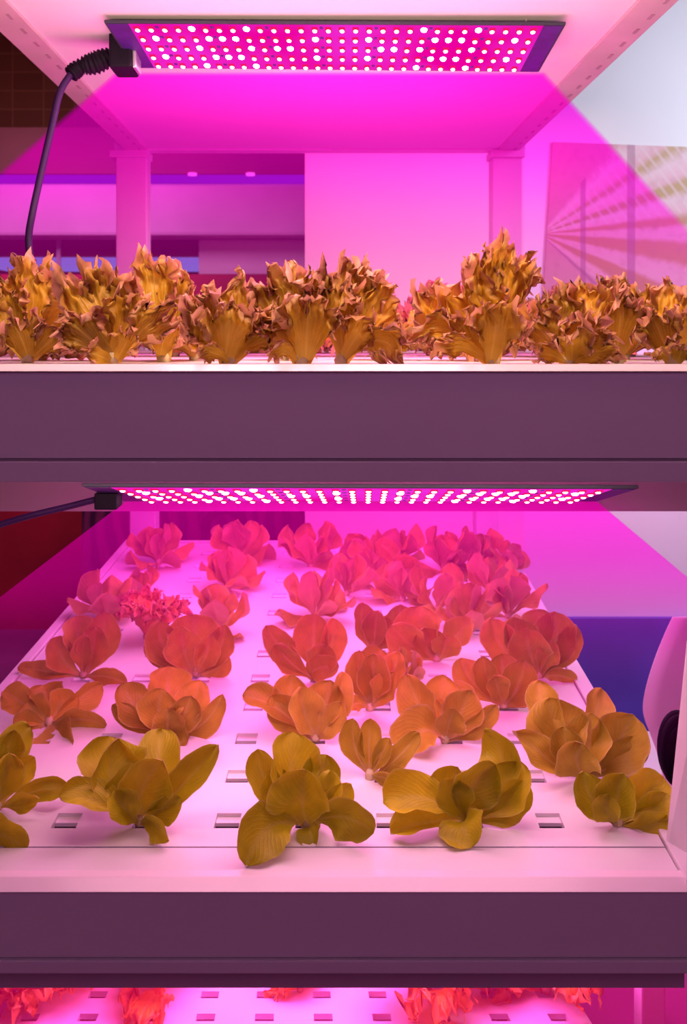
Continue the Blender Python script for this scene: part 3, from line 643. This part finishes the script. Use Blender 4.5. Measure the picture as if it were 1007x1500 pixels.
SM = 'smooth-leaved lettuces on the lower bed'
specs = [
 ((205, 1207), 'romaine', 'big olive-green smooth lettuce, second in the front row, leaf reaching up right', [
  (150, 1140, 160, 1078, .05, .08, 86, 5), (232, 1130, 236, 1064, .06, .10, 62, 0), (262, 1165, 312, 1094, .0, .0, 42, -10),
  (140, 1150, 180, 1090, .02, .03, 80, 10), (192, 1160, 238, 1117, -.02, -.02, 74, 0), (150, 1162, 89, 1160, -.03, -.05, 46, 25),
  (178, 1185, 168, 1158, -.05, -.04, 42, 0), (235, 1190, 263, 1172, -.02, -.02, 36, 10), (228, 1196, 245, 1233, -.04, -.07, 32, 20), (165, 1160, 205, 1128, 0, .01, 60, 20)]),
 ((450, 1210), 'romaine', 'olive-green smooth lettuce in the middle of the front row with two leaves lying forward', [
  (418, 1140, 430, 1072, .03, .06, 70, 0), (378, 1160, 378, 1098, .02, .03, 42, 5), (438, 1175, 446, 1128, -.03, -.02, 80, 0),
  (468, 1150, 478, 1105, .03, .05, 50, 0), (385, 1180, 362, 1268, -.05, -.11, 66, 15), (498, 1178, 547, 1222, -.04, -.06, 54, 10),
  (455, 1215, 457, 1241, -.04, -.06, 34, 10), (492, 1180, 514, 1152, .0, .0, 34, 0), (400, 1170, 412, 1125, 0, .02, 50, 10), (478, 1175, 485, 1130, 0, .01, 40, 10)]),
 ((688, 1205), 'romaine', 'olive-green smooth lettuce in the front row with one tall leaf bent back left', [
  (775, 1120, 708, 1076, .04, .05, 58, 0), (672, 1160, 728, 1124, -.01, -.01, 66, 15), (752, 1175, 758, 1116, .01, .02, 64, 0),
  (645, 1165, 672, 1126, .03, .03, 62, 0), (620, 1150, 562, 1172, -.01, -.03, 60, 20), (625, 1195, 572, 1218, -.03, -.05, 42, 25),
  (672, 1195, 690, 1242, -.05, -.08, 62, 5), (660, 1170, 665, 1140, -.02, -.01, 50, 0), (730, 1195, 776, 1150, 0, 0, 50, 10)]),
 ((905, 1208), 'romaine', 'small olive-green smooth lettuce at the right end of the front row against the post', [
  (858, 1180, 858, 1132, .0, .01, 50, 0), (900, 1175, 912, 1134, -.02, -.02, 54, 0), (940, 1175, 974, 1138, .01, .02, 64, 10),
  (940, 1226, 980, 1196, -.02, -.02, 36, 15), (930, 1190, 950, 1150, .02, .03, 60, 0), (945, 1205, 980, 1165, 0, 0, 44, 0), (885, 1195, 890, 1165, -.03, -.03, 36, 0)]),
 ((858, 1142), 'romaine_mid', 'large golden-green smooth lettuce behind the right end of the front row', [
  (812, 1090, 806, 1022, .03, .05, 84, 0), (900, 1110, 928, 1048, .02, .02, 76, 0), (860, 1100, 866, 1046, .01, .02, 60, 0),
  (800, 1120, 765, 1072, -.02, -.03, 40, 30), (830, 1110, 826, 1066, -.03, -.02, 44, 10), (790, 1050, 790, 996, .06, .08, 44, 0),
  (868, 1060, 884, 1008, .07, .09, 40, 10), (835, 1120, 855, 1092, -.04, -.04, 60, 0), (915, 1120, 945, 1085, 0, 0, 44, 0)]),
 ((652, 1087), 'romaine_mid', 'golden smooth lettuce in the second row with a broad leaf drooping left', [
  (610, 1045, 592, 1104, -.02, -.05, 60, 5), (612, 1045, 596, 990, .02, .03, 48, 0), (642, 1040, 650, 990, .03, .04, 50, 0),
  (672, 1055, 690, 1012, .0, .0, 54, 0), (695, 1075, 728, 1034, .0, -.01, 30, 0), (655, 1060, 668, 1040, -.03, -.03, 40, 0), (680, 1030, 660, 1000, .04, .06, 50, 0)]),
 ((542, 1140), 'romaine_mid', 'small sparse golden lettuce between two front-row heads, slim leaves upright', [
  (512, 1100, 516, 1053, .01, .02, 32, 0), (540, 1100, 543, 1053, .01, .02, 34, 0), (578, 1120, 613, 1074, .0, .0, 30, 0), (558, 1110, 570, 1082, 0, 0, 24, 0), (565, 1132, 592, 1156, -.03, -.05, 28, 20)]),
 ((462, 1085), 'romaine_mid', 'golden-brown smooth lettuce of the second row left of centre, leaf flung left', [
  (408, 1030, 358, 1012, .0, .0, 40, 15), (418, 1040, 428, 988, .02, .03, 54, 0), (476, 1040, 484, 997, .01, .02, 54, 0),
  (503, 1040, 505, 986, .0, .01, 32, 10), (445, 1055, 442, 1008, -.03, -.03, 48, 0), (425, 1060, 398, 1020, 0, 0, 44, 0), (480, 1070, 500, 1030, -.02, -.02, 36, 0)]),
 ((245, 1077), 'romaine_mid', 'open golden rosette of smooth lettuce in the second row left of the empty holes', [
  (195, 1050, 182, 1000, .0, .01, 52, 0), (246, 1020, 248, 976, .05, .07, 62, 0), (282, 1040, 292, 998, .02, .03, 46, 0),
  (300, 1078, 326, 1020, .0, -.01, 32, 10), (222, 1040, 240, 1010, -.02, -.01, 58, 0), (268, 1060, 280, 1020, -.03, -.02, 44, 0),
  (245, 1065, 248, 1040, -.04, -.04, 46, 0), (200, 1065, 165, 1032, 0, 0, 28, 20), (258, 1075, 268, 1095, -.04, -.05, 30, 0)]),
 ((72, 1062), 'romaine_mid', 'flat spreading golden lettuce at the left edge of the second row', [
  (40, 1030, 2, 1012, .02, .04, 40, 0), (110, 1045, 152, 1066, .0, -.02, 44, 10), (95, 1065, 78, 1120, -.04, -.09, 56, 0), (105, 1030, 150, 1002, .04, .07, 36, 10),
  (70, 1025, 62, 1002, .04, .06, 46, 0), (40, 1060, 20, 1068, -.02, -.03, 40, 0), (85, 1040, 112, 1018, .02, .04, 44, 0), (60, 1045, 40, 1028, 0, .01, 44, 0)]),
 ((-5, 1185), 'romaine', 'olive smooth lettuce cut off by the left edge in the front row', [
  (0, 1120, 22, 1070, .01, .02, 40, 0), (50, 1150, 100, 1155, .0, .0, 30, 10), (30, 1175, 52, 1172, -.03, -.05, 26, 0), (30, 1130, 50, 1110, .02, .02, 32, 0),
  (-30, 1120, -20, 1080, .0, .0, 60, 0), (10, 1140, 15, 1105, -.02, -.02, 44, 0), (5, 1090, 45, 1065, .05, .08, 44, 0)]),
 ((-45, 1222), 'romaine', 'single olive leaf of a lettuce poking in at the lower left edge', [
  (-10, 1205, 36, 1246, -.02, -.04, 54, 0), (-70, 1180, -80, 1150, 0, 0, 50, 0), (-40, 1190, -35, 1165, 0, 0, 40, 0)]),
 ((122, 992), 'romaine_mid', 'ruffled golden lettuce by the left rim, thin leaf pointing left', [
  (75, 985, 24, 974, .0, .0, 24, 10), (80, 970, 88, 932, .0, .0, 40, 0), (160, 950, 150, 898, .02, .03, 48, 0), (120, 940, 108, 902, .03, .05, 46, 0),
  (160, 985, 184, 1003, -.03, -.04, 26, 0), (118, 960, 124, 932, -.02, -.02, 28, 0), (140, 960, 138, 920, 0, 0, 40, 0)]),
 ((288, 990), 'romaine_far', 'rose-tinged cup-shaped lettuce in the third row left of the empty holes', [
  (228, 960, 236, 912, .0, .0, 50, 0), (285, 930, 286, 900, .03, .04, 70, 0), (330, 960, 326, 918, .0, .0, 38, 0), (245, 975, 214, 945, 0, 0, 30, 10),
  (262, 950, 270, 922, -.03, -.03, 54, 0), (306, 960, 308, 934, -.03, -.03, 34, 0), (320, 985, 334, 962, 0, 0, 30, 0)]),
 ((462, 997), 'romaine_far', 'orange smooth lettuce beside the row of holes, third row middle', [
  (412, 960, 393, 918, .0, .0, 36, 0), (455, 940, 462, 900, .02, .03, 50, 0), (496, 950, 488, 908, .0, .0, 34, 0), (425, 975, 402, 945, -.02, -.02, 30, 0),
  (445, 975, 497, 976, -.03, -.03, 34, 0), (470, 970, 478, 945, -.02, -.02, 40, 0)]),
 ((640, 968), 'romaine_far', 'orange smooth lettuce right of centre in the third row with a broad pale rear leaf', [
  (600, 950, 574, 918, -.01, -.01, 50, 0), (612, 930, 616, 888, .03, .04, 66, 0), (655, 950, 654, 930, -.03, -.02, 38, 0), (660, 940, 690, 905, .03, .04, 36, 0), (625, 950, 622, 920, 0, 0, 46, 0)]),
 ((790, 992), 'romaine_far', 'large round orange lettuce beside the right rim in the third row', [
  (726, 960, 724, 908, .0, .0, 48, 0), (772, 960, 772, 922, -.04, -.04, 56, 0), (820, 950, 812, 898, .02, .02, 60, 0), (846, 960, 838, 915, .0, .0, 34, 0),
  (755, 940, 756, 905, .02, .02, 50, 0), (800, 965, 810, 940, -.04, -.04, 30, 10), (815, 985, 846, 998, -.02, -.03, 26, 10), (790, 930, 790, 892, .05, .07, 46, 0)]),
 ((545, 955), 'romaine_far', 'narrow lettuce with stiff upright pale pink leaves near the centre', [
  (526, 920, 532, 883, .0, .0, 32, 30), (548, 930, 552, 896, -.02, -.02, 34, 0), (585, 930, 588, 886, .02, .03, 46, 0), (565, 935, 566, 905, 0, 0, 34, 0)]),
 ((542, 1040), 'romaine_mid', 'tight golden lettuce just left of the centre row, leaves closed together', [
  (520, 1000, 528, 955, .0, .0, 36, 10), (548, 1000, 548, 960, -.02, -.02, 44, 0), (575, 1000, 582, 955, .01, .02, 40, 0), (520, 1020, 512, 1040, -.02, -.03, 22, 0), (565, 1015, 574, 985, -.02, -.02, 36, 0), (540, 980, 560, 950, .03, .05, 50, 0)]),
 ((738, 1037), 'romaine_far', 'pale pink and gold lettuce of the second row with a wide leaf to the right', [
  (680, 1000, 680, 965, .01, .02, 46, 0), (712, 1000, 708, 962, -.01, -.01, 34, 0), (762, 1020, 768, 970, -.01, -.01, 54, 0), (760, 1030, 784, 1000, .0, .0, 30, 0), (730, 1010, 725, 990, -.03, -.03, 32, 0), (740, 990, 735, 958, .04, .05, 44, 0)]),
]
plants_lower = []
for i, ((bx, by), mat, label, lv) in enumerate(specs):
    rnd = random.Random(100+i); B = bed_px(bx, by); D = newD()
    for (cx, cy, tx, ty, dyc, dyt, w, roll) in lv:
        spec_leaf(D, B+Vector((rnd.uniform(-.006, .006), rnd.uniform(-.004, .004), .001)), cx, cy, tx, ty, dyc, dyt, w*1.12, roll+rnd.uniform(-16, 16), 's', rnd, rnd.uniform(.3, .75))
    plants_lower.append(plant_from('smooth_lettuce', B, D, M[mat], label, 'lettuce', SM, .008, .016, rnd))
# further rows, seen smaller: (px, py, height px)
far = [(232, 826, 52, 'first small rosy lettuce in the far left corner beside the rear post'), (352, 818, 52, 'broad pink lettuce at the back in front of the dark screen'),
       (335, 862, 54, 'dark-hearted coral lettuce before the broad pink one at the back'), (158, 905, 62, 'slim-leaved coral lettuce against the left rim'),
       (205, 878, 44, 'coral lettuce with pointed leaves near the left rim, behind the frilly red one'),
       (320, 925, 62, 'coral lettuce with a wide leaf over the empty holes'), (455, 830, 60, 'coral lettuce at the back, first right of the empty holes'),
       (462, 905, 66, 'coral lettuce hugging the right side of the hole column'), (508, 872, 56, 'coral lettuce fourth from the back just right of the hole column'),
       (520, 832, 42, 'small coral lettuce at the back in front of the white wall'), (582, 828, 52, 'coral lettuce at the back before the middle of the white wall'),
       (590, 880, 56, 'coral lettuce in the middle rear cluster'), (650, 838, 60, 'upright coral lettuce at the back near the right rear post'),
       (706, 836, 58, 'dense coral lettuce at the foot of the right rear post'), (722, 872, 60, 'coral lettuce along the right rim, third from the back'),
       (745, 905, 62, 'coral lettuce along the right rim behind the large round one'), (690, 925, 60, 'coral lettuce with flat leaves, rear cluster right of centre'),
       (640, 895, 60, 'coral lettuce at the front of the rear cluster'), (548, 850, 52, 'coral lettuce in the thick of the rear cluster'), (745, 840, 40, 'small dark coral lettuce at the rear right corner of the bed'),
       (595, 1000, 46, 'golden lettuce tucked between the second and third rows near centre')]
for i, (bx, by, h, label) in enumerate(far):
    rnd = random.Random(300+i); B = bed_px(bx, by); D = newD(); Hm = h/F*B.y
    n = rnd.randint(8, 10); a0 = rnd.uniform(0, 6.28)
    for k in range(n):
        az = a0+k*2.4+rnd.uniform(-.3, .3); el = rnd.uniform(.8, 1.5) if k < 6 else rnd.uniform(.1, .8)
        proc_leaf(D, B+Vector((0, 0, .001)), az, el, Hm*rnd.uniform(.85, 1.25), Hm*rnd.uniform(.42, .85), 's', rnd, rnd.uniform(-.35, .3), rnd.uniform(.3, .9))
    plants_lower.append(plant_from('smooth_lettuce', B, D, M['romaine_far'], label, 'lettuce', SM, .008, .016, rnd))
# one red frilly head in the lower bed
rnd = random.Random(55); B = bed_px(215, 935); D = newD()
for k in range(9):
    proc_leaf(D, B+Vector((0, 0, .001)), k*2.4, rnd.uniform(.6, 1.3), 72/F*B.y, 52/F*B.y, 'f', rnd, .2)
plant_from('frilly_lettuce', B, D, M['frill_red'], 'only frilly red lettuce among the smooth ones on the lower bed', 'lettuce', None, .008, .016, rnd)

# ---- upper bed, hand placed front heads: (px, Y, leaves)
UP = 'frilly lettuces on the upper bed'
uspec = [
 (165, 1.56, 'frilly golden lettuce on the upper bed with a tall ribbed fan leaf, second from left', [
  (150, 460, 118, 396, .02, .05, 115, 0), (190, 470, 205, 432, .02, .03, 80, 0), (130, 490, 95, 470, -.01, -.02, 70, 0), (150, 520, 120, 512, -.04, -.05, 44, 0), (185, 505, 190, 486, -.03, -.03, 46, 0), (165, 450, 165, 405, .05, .07, 90, 0), (210, 480, 250, 450, .0, 0, 60, 0)]),
 (240, 1.72, 'upright frilly lettuce before the left rear post, smooth golden base showing', [
  (225, 440, 214, 372, .0, .02, 78, 0), (240, 490, 246, 458, -.05, -.06, 60, 0), (255, 460, 270, 412, .02, .05, 72, 0), (205, 460, 190, 420, .02, .04, 70, 0), (250, 430, 240, 385, .03, .05, 70, 0)]),
 (335, 1.53, 'dark purple-tipped frilly lettuce spreading low left of centre', [
  (310, 490, 286, 432, .0, .0, 70, 0), (335, 490, 340, 446, -.03, -.03, 105, 0), (370, 490, 402, 476, .0, -.02, 60, 0), (320, 510, 292, 520, -.04, -.05, 26, 0), (350, 460, 355, 405, .04, .06, 90, 0), (300, 470, 265, 440, .02, .03, 60, 0), (365, 500, 385, 455, .02, .0, 60, 0)]),
 (442, 1.53, 'golden frilly lettuce left of centre with a broad translucent front leaf', [
  (420, 460, 395, 400, .02, .04, 100, 0), (450, 480, 455, 432, -.03, -.03, 104, 0), (400, 490, 396, 460, .0, .0, 60, 0), (480, 460, 478, 405, .02, .04, 90, 0), (420, 500, 402, 525, -.04, -.05, 26, 0), (430, 440, 435, 392, .05, .08, 80, 0)]),
 (500, 1.55, 'tall frilly lettuce just right of centre, one dark leaf drooping right to the panel', [
  (510, 450, 512, 380, .02, .04, 104, 0), (560, 465, 588, 530, -.02, -.05, 60, 0), (540, 460, 570, 425, .02, .03, 80, 0), (500, 460, 485, 420, .0, .02, 80, 0), (530, 430, 550, 392, .05, .06, 70, 0), (520, 490, 545, 470, -.02, -.03, 60, 0)]),
 (722, 1.55, 'tallest frilly lettuce, right of centre, its curly crown rising above all others', [
  (725, 440, 742, 354, .01, .02, 96, 0), (700, 460, 680, 408, .0, .02, 110, 0), (655, 450, 606, 500, -.02, -.04, 56, 0), (728, 480, 730, 446, -.04, -.04, 80, 0), (650, 470, 630, 415, .03, .05, 90, 0), (745, 420, 775, 376, .02, .03, 60, 0), (670, 490, 655, 520, -.04, -.07, 40, 0), (715, 420, 712, 366, .04, .04, 60, 0), (690, 500, 665, 460, -.02, -.03, 60, 0)]),
 (832, 1.54, 'low spreading frilly lettuce in the right half with pink-edged leaves', [
  (800, 490, 780, 470, .0, .0, 66, 0), (860, 500, 875, 472, -.03, -.04, 86, 0), (825, 480, 820, 420, .02, .03, 90, 0), (860, 460, 865, 412, .04, .06, 90, 0), (800, 510, 790, 525, -.04, -.05, 34, 0), (870, 510, 900, 512, -.04, -.06, 50, 0), (840, 500, 835, 490, -.05, -.06, 60, 0)]),
 (905, 1.62, 'pale-ribbed frilly lettuce near the right edge, narrow upright base', [
  (905, 480, 918, 430, -.02, -.02, 84, 0), (890, 460, 880, 410, .03, .04, 80, 0), (925, 470, 945, 420, .02, .03, 76, 0), (905, 450, 905, 405, .05, .07, 70, 0)]),
 (985, 1.53, 'frilly lettuce cut off by the right edge of the upper bed', [
  (970, 490, 955, 462, -.02, -.02, 66, 0), (1000, 490, 1010, 455, .0, .0, 76, 0), (975, 500, 960, 520, -.04, -.05, 40, 0), (985, 470, 980, 415, .03, .05, 80, 0), (1000, 510, 1005, 500, -.05, -.05, 50, 0)]),
 (40, 1.66, 'leafy frilly lettuce at the far left, broad leaf reaching right', [
  (40, 450, 32, 376, .0, .02, 86, 0), (80, 450, 118, 448, -.02, -.04, 56, 0), (10, 470, -10, 420, .0, .0, 80, 0), (30, 490, 20, 470, -.05, -.06, 70, 0), (60, 450, 78, 388, .03, .05, 80, 0), (70, 500, 85, 490, -.03, -.04, 50, 0)]),
]
for i, (bx, Y, label, lv) in enumerate(uspec):
    rnd = random.Random(500+i); B = Vector((W(bx, 0, Y).x, Y, UZ-.003)); D = newD()
    for (cx, cy, tx, ty, dyc, dyt, w, roll) in lv:
        spec_leaf(D, B+Vector((rnd.uniform(-.008, .008), rnd.uniform(-.006, .006), .001)), cx, cy, tx, ty, dyc, dyt, w*1.1, roll+rnd.uniform(-18, 18), 'f', rnd, rnd.uniform(.0, .5))
    plant_from('frilly_lettuce', B, D, M['frill'], label, 'lettuce', UP, .010, .02, rnd)
# shared variants for the rows behind
var = []
for k in range(6):
    rnd = random.Random(700+k); D = newD()
    for j in range(9):
        proc_leaf(D, Vector((0, 0, .001)), j*2.4+rnd.uniform(-.3, .3), rnd.uniform(.5, 1.35) if j < 7 else rnd.uniform(.1, .5), rnd.uniform(.10, .14), rnd.uniform(.075, .11), 'f', rnd, rnd.uniform(0, .3), rnd.uniform(0, .4))
    var.append(D_mesh(D, 'frilly_foliage', M['frill'], (0, 0, 0)))
stem_me = crown(None, None, .010, .02, None)
rows = [(1.84, 10, .93, -.02), (2.2, 11, 1.1, .06), (2.6, 11, 1.25, -.05), (3.02, 10, 1.3, .03)]
ordn = ['first', 'second', 'third', 'fourth', 'fifth', 'sixth', 'seventh', 'eighth', 'ninth', 'tenth', 'eleventh', 'twelfth']
rname = ['second row', 'third row', 'fourth row', 'hindmost row']
rr = random.Random(42)
for ri, (Y, n, sc_, off) in enumerate(rows):
    halfw = min(.74, .40*Y)
    for k in range(n):
        x = -halfw+2*halfw*k/(n-1)+off+rr.uniform(-.02, .02)+.04
        x = max(-.78, min(.78, x))
        o = empty('frilly_lettuce', (x, Y+rr.uniform(-.04, .04), UZ-.003)); o.rotation_euler = (0, 0, rr.uniform(0, 6.28)); s = sc_*rr.uniform(.85, 1.12); o.scale = (s, s, s)
        f = bpy.data.objects.new('foliage', var[(k*5+ri*2) % 6]); col.objects.link(f); f.parent = o
        st = bpy.data.objects.new('stem', stem_me); col.objects.link(st); st.parent = o
        tag(o, 'golden frilly lettuce in the %s of the upper bed, %s from left' % (rname[ri], ordn[k]), 'lettuce', UP)
# bottom tier heads
bt = [(72, 1492, 'first'), (235, 1496, 'second'), (440, 1503, 'third'), (622, 1500, 'fourth'), (712, 1492, 'fifth'), (800, 1490, 'sixth')]
for k, (px, py, nm) in enumerate(bt):
    rnd = random.Random(800+k)
    # depth on third bed
    Yq = 2.05; h = [.9, .85, .5, 1.05, .7, .9][k]
    p = W(px, py+8, Yq)
    vv = (Yq-1.72)/(2.55-1.72); zz = t3(.5, vv).z
    o = empty('frilly_lettuce', (p.x, Yq, zz)); o.rotation_euler = (0, 0, rnd.uniform(0, 6)); o.scale = (h*1.35,)*3
    f = bpy.data.objects.new('foliage', var[k % 6].copy()); f.data.materials[0] = M['frill_low']; col.objects.link(f); f.parent = o
    st = bpy.data.objects.new('stem', stem_me); col.objects.link(st); st.parent = o
    tag(o, 'coral frilly lettuce of the bottom bed cut by the lower picture edge, %s from left' % nm, 'lettuce', 'frilly lettuces on the bottom bed')

# ------------------------------------------------------------ things right of the rack
def shell():
    Y = 2.35; out = [(986, 904), (974, 930), (960, 965), (949, 1000), (943, 1030), (944, 1050), (952, 1072), (962, 1100), (972, 1140), (980, 1180)]
    pts = smoothpts([W(x, y, Y) for x, y in out], 6); vs = []; fs = []; n = len(pts)
    cols = 10
    for i, p in enumerate(pts):
        for j in range(cols+1):
            t = j/cols; vs.append(Vector((p.x+t*.36, Y-.05*math.sin(t*math.pi*.5)+.0, p.z+.03*t)))
    for i in range(n-1):
        for j in range(cols): fs.append((i*(cols+1)+j, i*(cols+1)+j+1, (i+1)*(cols+1)+j+1, (i+1)*(cols+1)+j))
    o = MB().add(vs, fs).build('seat_back', M['pale'], None, True)
    sm = o.modifiers.new('s', 'SOLIDIFY'); sm.thickness = .012; sm.offset = 0
    return o
ch = empty('shell_chair', (W(985, 0, 2.35).x+.15, 2.4, 0)); sh = shell(); sh.parent = ch; sh.matrix_parent_inverse = Matrix.Translation(-Vector(ch.location))
z_s = W(0, 1180, 2.35).z
cx_ = ch.location.x
MB().box(cx_-.2, cx_+.22, 2.38, 2.80, z_s-.03, z_s).build('seat', M['pale'], ch, bevel=.01)
for dx in (-.17, .19):
    for dy in (2.41, 2.76):
        MB().tube([Vector((cx_+dx, dy, z_s-.031)), Vector((cx_+dx*1.1, dy, .001))], .012, 10).build('leg', M['steel'], ch, True)
tag(ch, 'pale pink moulded shell chair beside the right rim of the lower bed', 'chair')
mb = MB()
for k in range(14):
    r = .070-.009*(k % 7)
    c = W(996, 1100, 2.0)+Vector((0, .014*(k//7), .004*math.sin(k*2.1)))
    mb.tube([c+Vector((math.cos(t)*r*.5, 0, math.sin(t)*r)) for t in [j*2*math.pi/28 for j in range(29)]], .0075, 8)
cc = mb.build('cable_coil', M['rubber'], None, True)
tag(cc, 'black coiled cable hanging behind the right front post of the lower tier', 'cable')

# ------------------------------------------------------------ lights
def area(name, loc, rot, sx_, sy_, e, c, spread=180):
    l = bpy.data.lights.new(name, 'AREA'); l.shape = 'RECTANGLE'; l.size = sx_; l.size_y = sy_; l.energy = e; l.color = c; l.spread = math.radians(spread)
    o = bpy.data.objects.new(name, l); o.location = loc; o.rotation_euler = rot; col.objects.link(o); return o
PK = (1, .42, .62)
c1 = (S1(.5, .5)); area('light_upper', c1+Vector((0, 0, -.02)), (0, 0, 0), .8, .2, 8, PK)
area('light_upper_back', Vector((0, 2.8, ZC-.02)), (0, 0, 0), 1.0, .7, 5, PK)
area('fill_upper_front', Vector((0, 1.47, CZ+.45)), (math.radians(50), 0, 0), 1.3, .1, 10, (1, .66, .45))  # added fill without a fixture, brightens the upper leaves from the front
area('fill_shelf_up', Vector((0, 2.0, CZ+.20)), (math.pi, 0, 0), 1.0, 1.4, 8.5, (1, .36, .62))  # added upward fill to brighten the shelf underside, no lamp there
c2 = (S2(.5, .5)); area('light_lower', c2+Vector((0, 0, -.03)), (0, 0, 0), .8, .2, 2.8, (1, .33, .58))
area('fill_lower_front', Vector((0, 1.47, CZ-.24)), (math.radians(35), 0, 0), 1.0, .08, 2.4, (1, .50, .55))  # added strip of fill for the front lettuces, not a lamp of the rack
area('fill_lower_back', Vector((0, 2.6, W(0, 700, 1.4).z-.06)), (0, 0, 0), 1.1, .9, 10.5, (1, .27, .74))  # extra unseen light for the rear leaves, hidden by the inner beam
area('light_bottom', Vector((0, 2.1, W(0, 1424, 1.4).z-.05)), (0, 0, 0), .9, .4, 13, (1, .24, .75))
area('fill_wall', Vector((.35, 3.75, 2.6)), (math.radians(25), 0, 0), 1.4, .2, 5.5, (1, .50, .50))  # unseen light added behind the rack to brighten the wall
area('fill_wall_low', Vector((.8, 3.5, 1.50)), (math.radians(60), 0, 0), 1.9, .1, 7, (1, .20, .62))  # unseen added light, placed to turn the lower wall pinker
area('light_right_room', Vector((2.3, 2.6, 2.9)), (math.radians(50), 0, math.radians(10)), 1.0, 1.0, 40, (.86, .88, 1))
area('light_left_room', Vector((-1.5, 4.6, 2.9)), (math.radians(30), 0, 0), 1.5, .5, 22, (.9, .5, .75))
area('light_room_front', Vector((0, -1.0, 2.6)), (math.radians(60), 0, 0), 2.0, 1.0, 10, (1, .38, .88))
w = bpy.data.worlds.new('world'); sc.world = w; w.use_nodes = True
w.node_tree.nodes['Background'].inputs[0].default_value = (.60, .12, .55, 1); w.node_tree.nodes['Background'].inputs[1].default_value = .4
sc.cycles.use_denoising = True
sc.cycles.volume_step_rate = 1.0
sc.cycles.max_bounces = 8; sc.cycles.transparent_max_bounces = 12
